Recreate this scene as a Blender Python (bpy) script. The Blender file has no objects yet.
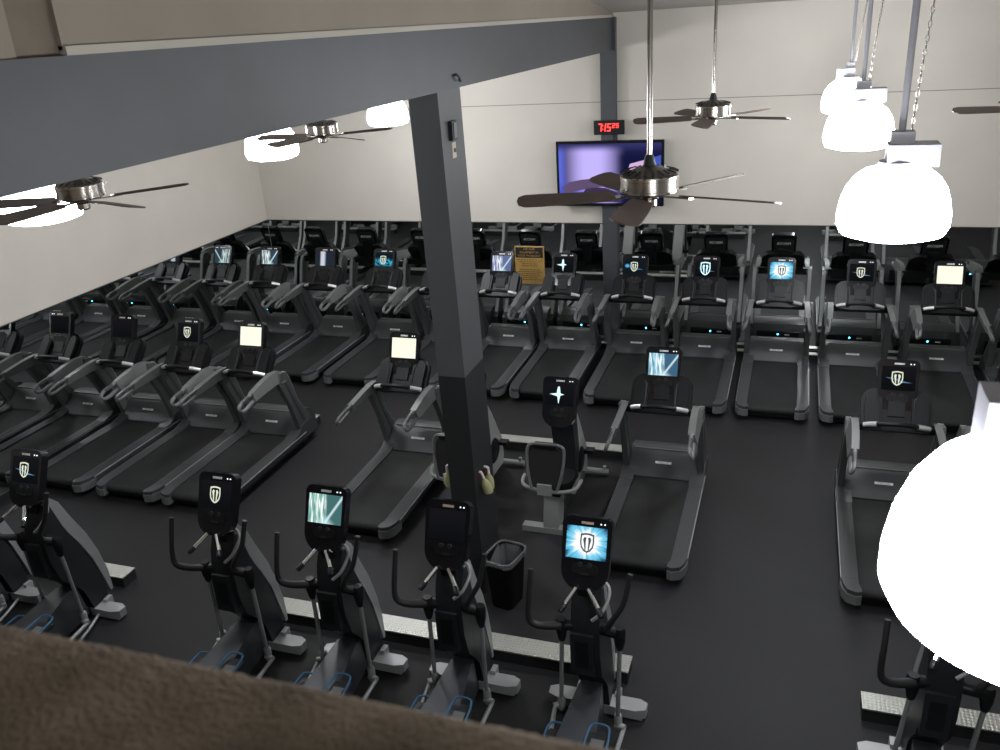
import bpy, bmesh, math, random
from mathutils import Vector, Matrix
random.seed(4)
SC = bpy.context.scene
COL = SC.collection
PI = math.pi

# ------------------------------------------------------------------ camera, world, exposure
F_PX = 852.8
YAW, PITCH, ROLL, EYE = -0.344, 0.390, -0.066, 4.923
fwd = Vector((math.sin(YAW) * math.cos(PITCH), math.cos(YAW) * math.cos(PITCH), -math.sin(PITCH)))
rgt = Vector((math.cos(YAW), -math.sin(YAW), 0))
upv = rgt.cross(fwd)
r2 = rgt * math.cos(ROLL) + upv * math.sin(ROLL)
u2 = upv * math.cos(ROLL) - rgt * math.sin(ROLL)
cam_data = bpy.data.cameras.new('camera')
cam = bpy.data.objects.new('camera', cam_data)
COL.objects.link(cam)
cam_data.sensor_width = 36.0
cam_data.lens = 36.0 * F_PX / 1000.0
cam_data.clip_start = 0.02
cam_data.dof.use_dof = True
cam_data.dof.focus_distance = 7.5
cam_data.dof.aperture_fstop = 5.6
m = Matrix((r2, u2, -fwd)).transposed().to_4x4()
m.translation = Vector((0, 0, EYE))
cam.matrix_world = m
SC.camera = cam

world = bpy.data.worlds.new('world')
SC.world = world
world.use_nodes = True
world.node_tree.nodes['Background'].inputs[0].default_value = (0.80, 0.88, 1.0, 1)
world.node_tree.nodes['Background'].inputs[1].default_value = 0.10
SC.view_settings.view_transform = 'Standard'
SC.view_settings.look = 'None'
SC.view_settings.gamma = 1.0
SC.view_settings.use_curve_mapping = False
SC.view_settings.exposure = 0.0
LAMP_POWER = 55.0

# ------------------------------------------------------------------ materials
def mat(name, col, rough=0.5, metal=0.0, spec=0.5, noise=None, bump=None, emit=None, coat=0):
    mm = bpy.data.materials.new(name)
    mm.use_nodes = True
    nt = mm.node_tree
    b = nt.nodes['Principled BSDF']
    b.inputs['Base Color'].default_value = (*col, 1)
    b.inputs['Roughness'].default_value = rough
    b.inputs['Metallic'].default_value = metal
    b.inputs['Specular IOR Level'].default_value = spec
    b.inputs['Coat Weight'].default_value = coat
    tc = nt.nodes.new('ShaderNodeTexCoord')
    if noise:
        sc, amt = noise
        n = nt.nodes.new('ShaderNodeTexNoise'); n.inputs['Scale'].default_value = sc
        n.inputs['Detail'].default_value = 6
        nt.links.new(tc.outputs['Object'], n.inputs['Vector'])
        r = nt.nodes.new('ShaderNodeValToRGB')
        r.color_ramp.elements[0].position = 0.3; r.color_ramp.elements[1].position = 0.7
        r.color_ramp.elements[0].color = (*[max(0, c * (1 - amt)) for c in col], 1)
        r.color_ramp.elements[1].color = (*[min(1, c * (1 + amt)) for c in col], 1)
        nt.links.new(n.outputs['Fac'], r.inputs['Fac'])
        nt.links.new(r.outputs['Color'], b.inputs['Base Color'])
    if bump:
        sc, st = bump
        n2 = nt.nodes.new('ShaderNodeTexNoise'); n2.inputs['Scale'].default_value = sc
        nt.links.new(tc.outputs['Object'], n2.inputs['Vector'])
        bp = nt.nodes.new('ShaderNodeBump'); bp.inputs['Strength'].default_value = st
        bp.inputs['Distance'].default_value = 0.01
        nt.links.new(n2.outputs['Fac'], bp.inputs['Height'])
        nt.links.new(bp.outputs['Normal'], b.inputs['Normal'])
    if emit:
        b.inputs['Emission Color'].default_value = (*emit[0], 1)
        b.inputs['Emission Strength'].default_value = emit[1]
    return mm

M = {}
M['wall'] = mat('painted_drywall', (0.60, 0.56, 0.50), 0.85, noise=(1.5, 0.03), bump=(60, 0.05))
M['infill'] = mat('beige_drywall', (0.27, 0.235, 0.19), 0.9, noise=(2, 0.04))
M['brown'] = mat('brown_paint', (0.17, 0.14, 0.105), 0.8, noise=(5, 0.15))
M['ceil'] = mat('ceiling_paint', (0.42, 0.40, 0.36), 0.9, noise=(2, 0.03))
M['steel'] = mat('grey_blue_paint', (0.058, 0.063, 0.071), 0.5, noise=(3, 0.07))
M['column'] = mat('grey_column_paint', (0.072, 0.076, 0.081), 0.5, noise=(3, 0.05))
M['steel_dark'] = mat('black_paint', (0.012, 0.013, 0.014), 0.6)
M['mirror'] = mat('mirror_glass', (0.78, 0.81, 0.80), 0.015, metal=1.0)
M['mirror_edge'] = mat('mirror_edge', (0.03, 0.03, 0.03), 0.4)
M['floor'] = mat('rubber_floor', (0.0150, 0.0150, 0.0165), 0.6, spec=0.3, noise=(0.9, 0.15), bump=(250, 0.15))
M['carpet'] = mat('brown_carpet', (0.34, 0.275, 0.215), 0.95, spec=0.1, noise=(9, 0.35), bump=(180, 0.9))
M['tg'] = mat('machine_grey', (0.045, 0.049, 0.051), 0.42, noise=(8, 0.06))
M['tl'] = mat('machine_light_grey', (0.125, 0.130, 0.128), 0.4)
M['post'] = mat('post_grey', (0.080, 0.085, 0.084), 0.4)
M['shroud'] = mat('shroud_grey', (0.23, 0.24, 0.24), 0.42)
M['silver'] = mat('silver_paint', (0.36, 0.37, 0.37), 0.38, metal=0.2)
M['rail'] = mat('rail_grey', (0.044, 0.048, 0.051), 0.45)
M['black'] = mat('black_plastic', (0.007, 0.0075, 0.0085), 0.42, spec=0.3)
M['gloss'] = mat('gloss_black', (0.010, 0.010, 0.012), 0.12)
M['charcoal'] = mat('charcoal_plastic', (0.017, 0.019, 0.021), 0.45, spec=0.35)
M['drive'] = mat('drive_cover_grey', (0.038, 0.043, 0.050), 0.42)
M['belt'] = mat('running_belt', (0.017, 0.0175, 0.018), 0.7, spec=0.3, noise=(3, 0.2))
M['grip'] = mat('rubber_grip', (0.012, 0.012, 0.013), 0.55)
M['sensor'] = mat('polished_steel', (0.85, 0.85, 0.85), 0.3, metal=0.6)
M['chrome'] = mat('chrome', (0.80, 0.80, 0.80), 0.12, metal=1.0)
M['antique'] = mat('dark_bronze', (0.10, 0.09, 0.08), 0.35, metal=0.8)
M['brushed'] = mat('brushed_nickel', (0.50, 0.47, 0.43), 0.22, metal=1.0)
M['blade'] = mat('dark_wood_blade', (0.085, 0.055, 0.043), 0.5, noise=(6, 0.3))
M['blue'] = mat('blue_rubber', (0.03, 0.11, 0.21), 0.55)
M['badge'] = mat('badge_white', (0.85, 0.85, 0.82), 0.4)
M['letter'] = mat('badge_letter_grey', (0.45, 0.45, 0.45), 0.4)
M['badge_red'] = mat('badge_warm', (0.70, 0.42, 0.28), 0.4)
M['led'] = mat('led_blue', (0.0, 0.1, 0.3), 0.4, emit=((0.10, 0.65, 1.0), 9.0))
M['led_w'] = mat('led_white', (0.4, 0.4, 0.4), 0.4, emit=((0.8, 0.9, 1.0), 1.5))
M['lampbox'] = mat('ballast_white_paint', (0.30, 0.30, 0.33), 0.5)
M['mesh_seat'] = mat('seat_mesh', (0.010, 0.010, 0.011), 0.8)
M['bikegrey'] = mat('bike_frame_grey', (0.26, 0.27, 0.26), 0.45)
M['bottle'] = mat('pale_green_bottle', (0.42, 0.42, 0.22), 0.45)
M['bin'] = mat('bin_black', (0.003, 0.003, 0.0033), 0.6, spec=0.15)
M['red'] = mat('red_plastic', (0.35, 0.02, 0.03), 0.4)
M['white'] = mat('white_plastic', (0.75, 0.73, 0.68), 0.5)
M['ivory'] = mat('ivory_plastic', (0.50, 0.46, 0.36), 0.5)
M['liner'] = mat('bin_liner', (0.45, 0.47, 0.48), 0.15, spec=0.9)
M['liner'].node_tree.nodes['Principled BSDF'].inputs['Alpha'].default_value = 0.28
M['digit'] = mat('red_led_digit', (0.3, 0.0, 0.0), 0.4, emit=((1.0, 0.035, 0.03), 5.0))
M['sign_gold'] = mat('sign_gold', (0.50, 0.31, 0.09), 0.5, noise=(8, 0.08))
M['sign_black'] = mat('sign_black', (0.012, 0.011, 0.010), 0.5)
M['lamp'] = mat('glowing_acrylic', (0.8, 0.8, 0.8), 0.4, emit=((0.93, 0.955, 1.0), LAMP_POWER))
M['seam'] = mat('drywall_seam', (0.22, 0.21, 0.19), 0.9)
M['wood_tan'] = mat('ledge_trim', (0.45, 0.42, 0.36), 0.8)

# diamond plate
def plate_mat():
    mm = mat('diamond_plate', (0.50, 0.50, 0.46), 0.36, metal=0.75)
    nt = mm.node_tree; b = nt.nodes['Principled BSDF']
    tc = nt.nodes.new('ShaderNodeTexCoord')
    ck = nt.nodes.new('ShaderNodeTexVoronoi'); ck.inputs['Scale'].default_value = 34
    ck.inputs['Randomness'].default_value = 0.0
    nt.links.new(tc.outputs['Object'], ck.inputs['Vector'])
    rp = nt.nodes.new('ShaderNodeValToRGB')
    rp.color_ramp.elements[0].position = 0.25; rp.color_ramp.elements[1].position = 0.45
    rp.color_ramp.elements[0].color = (1, 1, 1, 1); rp.color_ramp.elements[1].color = (0, 0, 0, 1)
    nt.links.new(ck.outputs['Distance'], rp.inputs['Fac'])
    bp = nt.nodes.new('ShaderNodeBump'); bp.inputs['Strength'].default_value = 0.8; bp.inputs['Distance'].default_value = 0.006
    nt.links.new(rp.outputs['Color'], bp.inputs['Height'])
    nt.links.new(bp.outputs['Normal'], b.inputs['Normal'])
    return mm
M['plate'] = plate_mat()

# screen pictures (UV based, emissive)
def screen_mat(name, kind, strength):
    mm = bpy.data.materials.new(name); mm.use_nodes = True
    nt = mm.node_tree; nt.nodes.clear()
    out = nt.nodes.new('ShaderNodeOutputMaterial'); em = nt.nodes.new('ShaderNodeEmission')
    em.inputs['Strength'].default_value = strength
    nt.links.new(em.outputs[0], out.inputs['Surface'])
    uv = nt.nodes.new('ShaderNodeTexCoord')
    sep = nt.nodes.new('ShaderNodeSeparateXYZ'); nt.links.new(uv.outputs['UV'], sep.inputs[0])
    def math_(op, a, b=None, c=None):
        n = nt.nodes.new('ShaderNodeMath'); n.operation = op
        for i, v in enumerate((a, b, c)):
            if v is None: continue
            if isinstance(v, (int, float)): n.inputs[i].default_value = v
            else: nt.links.new(v, n.inputs[i])
        return n.outputs[0]
    def mix(f, a, b):
        n = nt.nodes.new('ShaderNodeMix'); n.data_type = 'RGBA'
        for i, v in ((0, f), (6, a), (7, b)):
            if isinstance(v, tuple): n.inputs[i].default_value = (*v, 1)
            elif isinstance(v, (int, float)): n.inputs[i].default_value = v
            else: nt.links.new(v, n.inputs[i])
        n.clamp_factor = True
        return n.outputs[2]
    def smooth(v, a, b):
        n = nt.nodes.new('ShaderNodeMapRange'); n.interpolation_type = 'SMOOTHSTEP'
        nt.links.new(v, n.inputs[0]); n.inputs[1].default_value = a; n.inputs[2].default_value = b
        return n.outputs[0]
    def noise(sx, sy, detail=3):
        mp = nt.nodes.new('ShaderNodeMapping'); mp.inputs['Scale'].default_value = (sx, sy, 1)
        nt.links.new(uv.outputs['UV'], mp.inputs[0])
        n = nt.nodes.new('ShaderNodeTexNoise'); n.inputs['Scale'].default_value = 1; n.inputs['Detail'].default_value = detail
        nt.links.new(mp.outputs[0], n.inputs['Vector'])
        return n.outputs['Fac']
    x, y = sep.outputs[0], sep.outputs[1]
    if kind == 'cream':
        e = mix(smooth(noise(2, 2), 0.3, 0.7), (0.86, 0.90, 0.70), (0.93, 0.96, 0.78))
    elif kind == 'off':
        e = mix(smooth(y, 0, 1), (0.004, 0.005, 0.006), (0.008, 0.008, 0.010))
    elif kind in ('streaks', 'streaks_green', 'dim_streaks', 'streaks_blue'):
        left = {'streaks': (0.42, 0.85, 1.0), 'streaks_green': (0.42, 0.78, 0.66), 'dim_streaks': (0.30, 0.42, 0.42), 'streaks_blue': (0.35, 0.42, 0.62)}[kind]
        dark = {'streaks': (0.05, 0.13, 0.22), 'streaks_green': (0.06, 0.16, 0.16), 'dim_streaks': (0.03, 0.06, 0.09), 'streaks_blue': (0.12, 0.16, 0.32)}[kind]
        band = math_('SUBTRACT', 1.0, smooth(x, 0.42, 0.58))
        vert = smooth(noise(13, 1.2, 2), 0.36, 0.60)
        f = math_('MULTIPLY', band, math_('ADD', math_('MULTIPLY', vert, 0.75), 0.25))
        e = mix(f, dark, left)
        e = mix(math_('MULTIPLY', f, smooth(vert, 0.6, 1.0)), e, (1, 1, 1))
        # diagonal beam
        d = math_('ABSOLUTE', math_('SUBTRACT', math_('ADD', math_('MULTIPLY', x, 1.9), -0.95), y))
        beam = math_('MULTIPLY', math_('SUBTRACT', 1.0, smooth(d, 0.02, 0.13)), smooth(x, 0.45, 0.55))
        e = mix(math_('MULTIPLY', beam, 0.75), e, (0.75, 0.95, 1.0))
        g = math_('SUBTRACT', 1.0, smooth(math_('ADD', y, math_('MULTIPLY', math_('ABSOLUTE', math_('SUBTRACT', x, 0.52)), 1.2)), 0.0, 0.45))
        e = mix(math_('MULTIPLY', g, 0.8), e, (0.7, 0.95, 1.0))
    elif kind == 'white_band':
        f = math_('MULTIPLY', smooth(x, 0.18, 0.3), math_('SUBTRACT', 1.0, smooth(x, 0.42, 0.6)))
        e = mix(f, (0.02, 0.03, 0.05), (0.75, 0.80, 0.90))
    elif kind == 'burst':
        dx = math_('SUBTRACT', x, 0.5); dy = math_('SUBTRACT', y, 0.5)
        r = math_('SQRT', math_('ADD', math_('MULTIPLY', dx, dx), math_('MULTIPLY', math_('MULTIPLY', dy, dy), 0.7)))
        ang = math_('ARCTAN2', dy, dx)
        cmb = nt.nodes.new('ShaderNodeCombineXYZ'); nt.links.new(math_('MULTIPLY', ang, 3.2), cmb.inputs[0]); nt.links.new(math_('MULTIPLY', r, 1.2), cmb.inputs[1])
        n = nt.nodes.new('ShaderNodeTexNoise'); n.inputs['Scale'].default_value = 1.3; n.inputs['Detail'].default_value = 3
        nt.links.new(cmb.outputs[0], n.inputs['Vector'])
        rr = math_('ADD', r, math_('MULTIPLY', math_('SUBTRACT', n.outputs['Fac'], 0.5), 0.55))
        e = mix(smooth(rr, 0.24, 0.42), (1.0, 1.0, 1.0), (0.16, 0.60, 0.85))
        e = mix(smooth(rr, 0.42, 0.66), e, (0.01, 0.05, 0.14))
    elif kind == 'blue_splash':
        dy = math_('ABSOLUTE', math_('SUBTRACT', y, 0.35))
        f = math_('MULTIPLY', math_('SUBTRACT', 1.0, smooth(dy, 0.08, 0.36)), smooth(noise(6, 6), 0.38, 0.6))
        e = mix(f, (0.006, 0.012, 0.02), (0.05, 0.42, 0.62))
    elif kind == 'glint':
        dx = math_('SUBTRACT', x, 0.13); dy = math_('SUBTRACT', y, 0.55)
        r = math_('SQRT', math_('ADD', math_('MULTIPLY', dx, dx), math_('MULTIPLY', dy, dy)))
        e = mix(math_('SUBTRACT', 1.0, smooth(r, 0.02, 0.16)), (0.006, 0.010, 0.014), (0.1, 0.5, 0.9))
    elif kind == 'tv':
        # purple lit interview picture
        g1 = math_('SUBTRACT', 1.0, smooth(math_('ABSOLUTE', math_('SUBTRACT', x, 0.33)), 0.05, 0.34))
        e = mix(g1, (0.012, 0.012, 0.06), (0.50, 0.42, 0.90))
        e = mix(math_('SUBTRACT', 1.0, smooth(x, 0.01, 0.10)), e, (0.10, 0.13, 0.60))
        f2 = math_('MULTIPLY', math_('SUBTRACT', 1.0, smooth(y, 0.10, 0.42)), math_('SUBTRACT', 1.0, smooth(x, 0.10, 0.60)))
        e = mix(f2, e, (0.05, 0.07, 0.50))
        e = mix(smooth(y, 0.84, 1.0), e, (0.03, 0.03, 0.12))
        e = mix(math_('MULTIPLY', smooth(x, 0.55, 0.66), math_('SUBTRACT', 1.0, smooth(y, 0.75, 0.9))), e, (0.006, 0.008, 0.04))
    elif kind == 'plain':
        e = (0, 0, 0)
    if isinstance(e, tuple): em.inputs[0].default_value = (*e, 1)
    else: nt.links.new(e, em.inputs[0])
    return mm

def glow(name, col, s=1.0):
    mm = bpy.data.materials.new(name); mm.use_nodes = True
    nt = mm.node_tree; nt.nodes.clear()
    out = nt.nodes.new('ShaderNodeOutputMaterial'); em = nt.nodes.new('ShaderNodeEmission')
    em.inputs[0].default_value = (*col, 1); em.inputs[1].default_value = s
    nt.links.new(em.outputs[0], out.inputs['Surface'])
    return mm

SM = {k: screen_mat('screen_' + k, k, s) for k, s in dict(cream=1.15, off=1.0, streaks=1.0, streaks_green=1.0, dim_streaks=1.0,
      streaks_blue=1.0, white_band=0.8, burst=1.05, blue_splash=1.0, glint=1.0, tv=1.15).items()}
G = {'cream': glow('emblem_cream', (0.78, 0.82, 0.66)), 'dark': glow('emblem_dark', (0.06, 0.075, 0.08)),
     'cyan': glow('emblem_cyan', (0.65, 0.95, 1.0), 1.3), 'blue': glow('emblem_blue', (0.12, 0.25, 0.40)),
     'violet': glow('tv_violet', (0.46, 0.34, 0.82), 0.9), 'skin': glow('tv_arm', (0.15, 0.10, 0.20), 0.8),
     'pink': glow('tv_pink', (0.75, 0.50, 0.80), 0.9), 'tvblue': glow('tv_blue', (0.06, 0.10, 0.45), 1.0), 'tvwhite': glow('tv_white', (0.8, 0.8, 0.9), 0.8),
     'lightblue': glow('tv_lightblue', (0.22, 0.42, 0.90), 1.0), 'tvdark': glow('tv_dark', (0.06, 0.04, 0.10), 0.8)}

# ------------------------------------------------------------------ mesh helpers
def T(x=0, y=0, z=0): return Matrix.Translation((x, y, z))
def RX(a): return Matrix.Rotation(a, 4, 'X')
def RY(a): return Matrix.Rotation(a, 4, 'Y')
def RZ(a): return Matrix.Rotation(a, 4, 'Z')

class MB:
    def __init__(s): s.bm = bmesh.new()
    def _bev(s, geom_verts, bev, seg=2):
        if bev <= 0: return
        vs = set(geom_verts)
        es = [e for e in s.bm.edges if e.verts[0] in vs and e.verts[1] in vs and len(e.link_faces) == 2 and e.calc_face_angle(0) > 0.6]
        bmesh.ops.bevel(s.bm, geom=es, offset=bev, segments=seg, affect='EDGES', clamp_overlap=True, profile=0.6)
    def box(s, x0, x1, y0, y1, z0, z1, mt=None, bev=0.0, seg=2):
        cs = [(x, y, z) for x in (x0, x1) for y in (y0, y1) for z in (z0, z1)]
        vs = [s.bm.verts.new((mt @ Vector(c)) if mt else c) for c in cs]
        for f in ((0, 1, 3, 2), (4, 6, 7, 5), (0, 4, 5, 1), (2, 3, 7, 6), (0, 2, 6, 4), (1, 5, 7, 3)):
            s.bm.faces.new([vs[i] for i in f])
        s._bev(vs, bev, seg)
        return s
    def prism(s, pts, a, b, plane='yz', mt=None, bev=0.0, seg=2):
        """extrude a 2D outline (list of (u,v)) from a to b along the remaining axis"""
        def p3(u, v, w):
            q = {'yz': (w, u, v), 'xy': (u, v, w), 'xz': (u, w, v)}[plane]
            return (mt @ Vector(q)) if mt else Vector(q)
        A = [s.bm.verts.new(p3(u, v, a)) for u, v in pts]
        B = [s.bm.verts.new(p3(u, v, b)) for u, v in pts]
        n = len(pts)
        s.bm.faces.new(A); s.bm.faces.new(B[::-1])
        for i in range(n):
            s.bm.faces.new((A[i], B[i], B[(i + 1) % n], A[(i + 1) % n]))
        s._bev(A + B, bev, seg)
        return s
    def tube(s, pts, r, seg=10, sub=0, closed=False, cap=True, mt=None, flat=1.0):
        P = [Vector(p) for p in pts]
        R = list(r) if isinstance(r, (list, tuple)) else [r] * len(P)
        if sub:
            Q, RR = [], []
            n = len(P)
            rng = n if closed else n - 1
            for i in range(rng):
                p0 = P[(i - 1) % n] if (closed or i > 0) else P[0]
                p1, p2 = P[i], P[(i + 1) % n]
                p3 = P[(i + 2) % n] if (closed or i + 2 < n) else P[-1]
                for k in range(sub):
                    t = k / sub
                    Q.append(0.5 * ((2 * p1) + (-p0 + p2) * t + (2 * p0 - 5 * p1 + 4 * p2 - p3) * t * t + (-p0 + 3 * p1 - 3 * p2 + p3) * t ** 3))
                    RR.append(R[i] * (1 - t) + R[(i + 1) % n] * t)
            if not closed: Q.append(P[-1]); RR.append(R[-1])
            P, R = Q, RR
        n = len(P)
        tan = []
        for i in range(n):
            if closed: d = P[(i + 1) % n] - P[i - 1]
            else: d = P[min(i + 1, n - 1)] - P[max(i - 1, 0)]
            tan.append(d.normalized() if d.length > 1e-9 else Vector((0, 0, 1)))
        ref = Vector((0, 0, 1)) if abs(tan[0].z) < 0.9 else Vector((1, 0, 0))
        nrm = tan[0].cross(ref).normalized()
        rings = []
        for i in range(n):
            nrm = (nrm - tan[i] * nrm.dot(tan[i]))
            nrm = nrm.normalized() if nrm.length > 1e-6 else tan[i].orthogonal().normalized()
            bn = tan[i].cross(nrm)
            ring = []
            for k in range(seg):
                a = 2 * PI * k / seg
                q = P[i] + nrm * math.cos(a) * R[i] + bn * math.sin(a) * R[i] * flat
                ring.append(s.bm.verts.new((mt @ q) if mt else q))
            rings.append(ring)
        rr = n if closed else n - 1
        for i in range(rr):
            A, B = rings[i], rings[(i + 1) % n]
            for k in range(seg):
                s.bm.faces.new((A[k], A[(k + 1) % seg], B[(k + 1) % seg], B[k]))
        if cap and not closed:
            s.bm.faces.new(rings[0][::-1]); s.bm.faces.new(rings[-1])
        return s
    def lathe(s, prof, seg=32, mt=None, x=0, y=0, sq=1.0):
        rings = []
        for r, z in prof:
            if r < 1e-6:
                q = Vector((x, y, z)); rings.append([s.bm.verts.new((mt @ q) if mt else q)])
            else:
                ring = []
                for k in range(seg):
                    a = 2 * PI * k / seg
                    q = Vector((x + r * math.cos(a), y + r * sq * math.sin(a), z))
                    ring.append(s.bm.verts.new((mt @ q) if mt else q))
                rings.append(ring)
        for A, B in zip(rings, rings[1:]):
            if len(A) == 1 and len(B) == 1: continue
            for k in range(seg):
                if len(A) == 1: s.bm.faces.new((A[0], B[(k + 1) % seg], B[k]))
                elif len(B) == 1: s.bm.faces.new((A[k], A[(k + 1) % seg], B[0]))
                else: s.bm.faces.new((A[k], A[(k + 1) % seg], B[(k + 1) % seg], B[k]))
        return s
    def quad(s, pts, mt=None, uv=True):
        vs = [s.bm.verts.new((mt @ Vector(p)) if mt else p) for p in pts]
        f = s.bm.faces.new(vs)
        if uv:
            L = s.bm.loops.layers.uv.verify()
            for lp, c in zip(f.loops, ((0, 0), (1, 0), (1, 1), (0, 1))): lp[L].uv = c
        return s
    def mesh(s, name, smooth=True, ang=0.6):
        bmesh.ops.recalc_face_normals(s.bm, faces=s.bm.faces)
        me = bpy.data.meshes.new(name)
        s.bm.to_mesh(me); s.bm.free()
        if smooth:
            me.polygons.foreach_set('use_smooth', [True] * len(me.polygons))
            me.set_sharp_from_angle(angle=ang)
        me.update()
        return me

def rrect(w, h, r, n=5, rb=None):
    """rounded rectangle outline centred on 0 (u,v); rb = radius of the bottom corners"""
    rb = r if rb is None else rb
    out = []
    for cx, cy, rad, a0 in ((w / 2, h / 2, r, 0), (-w / 2, h / 2, r, 90), (-w / 2, -h / 2, rb, 180), (w / 2, -h / 2, rb, 270)):
        sx, sy = (1 if cx > 0 else -1), (1 if cy > 0 else -1)
        for k in range(n + 1):
            a = math.radians(a0 + 90 * k / n)
            out.append((cx - sx * rad + rad * math.cos(a), cy - sy * rad + rad * math.sin(a)))
    return out

def link(name, mesh, material, parent=None, mt=None):
    o = bpy.data.objects.new(name, mesh)
    if not mesh.materials: mesh.materials.append(material)
    elif material is not mesh.materials[0]:
        o.material_slots[0].link = 'OBJECT'; o.material_slots[0].material = material
    COL.objects.link(o)
    if parent: o.parent = parent
    if mt is not None: o.matrix_local = mt
    return o
def empty(name, loc, rz=0):
    o = bpy.data.objects.new(name, None); COL.objects.link(o)
    o.empty_display_size = 0.2
    o.location = loc; o.rotation_euler = (0, 0, rz)
    return o
def tag(o, label, cat, group=None, kind=None):
    o['label'] = label; o['category'] = cat
    if group: o['group'] = group
    if kind: o['kind'] = kind
    return o
def struct(name, mb, material, smooth=False, parent=None):
    o = link(name, mb.mesh(name, smooth), material, parent)
    if parent is None: o['kind'] = 'structure'
    return o

_text = {}
def text_mesh(s, size, extrude=0.0008, bold=0.0):
    key = (s, size, extrude, bold)
    if key in _text: return _text[key]
    c = bpy.data.curves.new('txt', 'FONT'); c.body = s; c.size = size; c.extrude = extrude; c.offset = bold
    c.align_x = 'CENTER'; c.align_y = 'CENTER'; c.resolution_u = 2
    o = bpy.data.objects.new('txt', c); COL.objects.link(o)
    bpy.context.view_layer.update()
    me = bpy.data.meshes.new_from_object(o.evaluated_get(bpy.context.evaluated_depsgraph_get()))
    me.materials.clear()
    COL.objects.unlink(o); bpy.data.objects.remove(o); bpy.data.curves.remove(c)
    _text[key] = me
    return me

# ------------------------------------------------------------------ setting
XL, YB, XR, YR = -8.727, 12.793, 6.2, -5.0
HM = 1.995
def ceil_z(y): return 4.97 + (YB - y) * 0.105
struct('floor', MB().box(XL - .2, XR + .2, YR - .2, YB + .2, -0.1, 0), M['floor'])
struct('wall_back', MB().box(XL, XR, YB, YB + 0.2, 0, 4.97 + .02), M['wall'])
struct('wall_left', MB().prism([(YR, 0), (YB, 0), (YB, ceil_z(YB) + .02), (YR, ceil_z(YR) + .02)], XL - 0.2, XL), M['wall'])
struct('wall_right', MB().prism([(YR, 0), (YB, 0), (YB, ceil_z(YB) + .02), (YR, ceil_z(YR) + .02)], XR, XR + 0.2), M['wall'])
struct('wall_rear', MB().box(XL, XR, YR - 0.2, YR, 0, ceil_z(YR) + .02), M['wall'])
struct('ceiling', MB().prism([(YR, ceil_z(YR)), (YB, ceil_z(YB)), (YB, ceil_z(YB) + .15), (YR, ceil_z(YR) + .15)], XL - .2, XR + .2), M['ceil'])
struct('trim_1', MB().box(XL, XR, YB - 0.004, YB + .01, 3.775, 3.785), M['seam'])
# partition above the beam, with its bottom ledge, and the recessed brown bay
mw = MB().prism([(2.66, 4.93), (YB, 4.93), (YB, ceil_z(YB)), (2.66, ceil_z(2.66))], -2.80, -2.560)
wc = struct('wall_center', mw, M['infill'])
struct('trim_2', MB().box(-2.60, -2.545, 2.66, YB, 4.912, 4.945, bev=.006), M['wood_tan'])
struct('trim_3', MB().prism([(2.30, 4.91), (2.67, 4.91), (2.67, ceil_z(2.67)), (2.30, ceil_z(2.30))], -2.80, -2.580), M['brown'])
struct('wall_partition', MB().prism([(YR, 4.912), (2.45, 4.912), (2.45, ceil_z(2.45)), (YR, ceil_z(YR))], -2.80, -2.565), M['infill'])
# steel beam and columns
beam = MB().box(-2.80, -2.55, YR, YB, 4.48, 4.912, bev=0.004)
struct('trim_beam', beam, M['steel'])
cmb = MB().box(-2.79, -2.55, 6.15, 6.62, 2.19, 4.48)
for v in cmb.bm.verts: v.co.x += (1 - v.co.z / 4.48) * .06
colm = struct('trim_column', cmb, M['column'])
cmb = MB().box(-2.791, -2.549, 6.149, 6.621, 0, 2.19)
for v in cmb.bm.verts: v.co.x += (1 - v.co.z / 4.48) * .06
lowc = link('painted_base', cmb.mesh('painted_base', False), M['steel_dark'], colm)
struct('trim_pilaster', MB().box(-2.725, -2.505, YB - 0.12, YB, 0, 4.912), M['steel'])

# mezzanine that the photograph is taken from: half wall, floor
lb = MB(); rl = random.Random(8); prev = None
xs = [XL + .02] + [-1.6 + .006 * k for k in range(400)] + [XR - .02]
for xx in xs:
    j = lambda a=.0008: rl.uniform(-a, a)
    sec = [(.18, 3.3), (.18, 4.41 + j()), (.20, 4.425 + j()), (.30, 4.426 + j()), (.40, 4.426 + j()), (.462 + j(), 4.425 + j()), (.472 + j(), 4.420 + j()), (.473, 4.39), (.473, 3.3)]
    ring = [lb.bm.verts.new((xx, a, b)) for a, b in sec]
    if prev:
        for i in range(len(ring)): lb.bm.faces.new((prev[i], prev[(i + 1) % len(ring)], ring[(i + 1) % len(ring)], ring[i]))
    else: lb.bm.faces.new(ring)
    prev = ring
lb.bm.faces.new(prev[::-1])
struct('wall_balcony', lb, M['carpet'], True)
struct('floor_mezzanine', MB().box(XL + .02, XR - .02, YR + .02, 0.30, 3.15, 3.35), M['carpet'])

# mirrors
def mirror(name, mb, edge, label):
    o = link(name, mb.mesh(name, False), M['mirror']); tag(o, label, 'mirror', 'mirrors lining the lower walls')
    link('edge_trim', edge.mesh('edge_trim', False), M['mirror_edge'], o)
    return o
mirror('wall_mirror', MB().box(XL + .012, XR - .05, YB - 0.010, YB - .0005, 0.10, HM - 0.008),
       MB().box(XL + .012, XR - .05, YB - 0.014, YB - .0005, HM - 0.008, HM + .004), 'wide mirror covering the lower back wall behind the treadmill row')
mirror('wall_mirror', MB().box(XL + .0005, XL + 0.010, 1.0, YB - .015, 0.10, HM - 0.008),
       MB().box(XL + .0005, XL + 0.014, 1.0, YB - .015, HM - 0.008, HM + .004), 'mirror along the lower left wall, meeting the back mirror in the corner')
struct('baseboard_back', MB().box(XL + .02, XR, YB - 0.02, YB, 0, 0.10), M['steel_dark'])
struct('baseboard_left', MB().box(XL, XL + .02, 1.0, YB - .02, 0, 0.10), M['steel_dark'])

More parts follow.
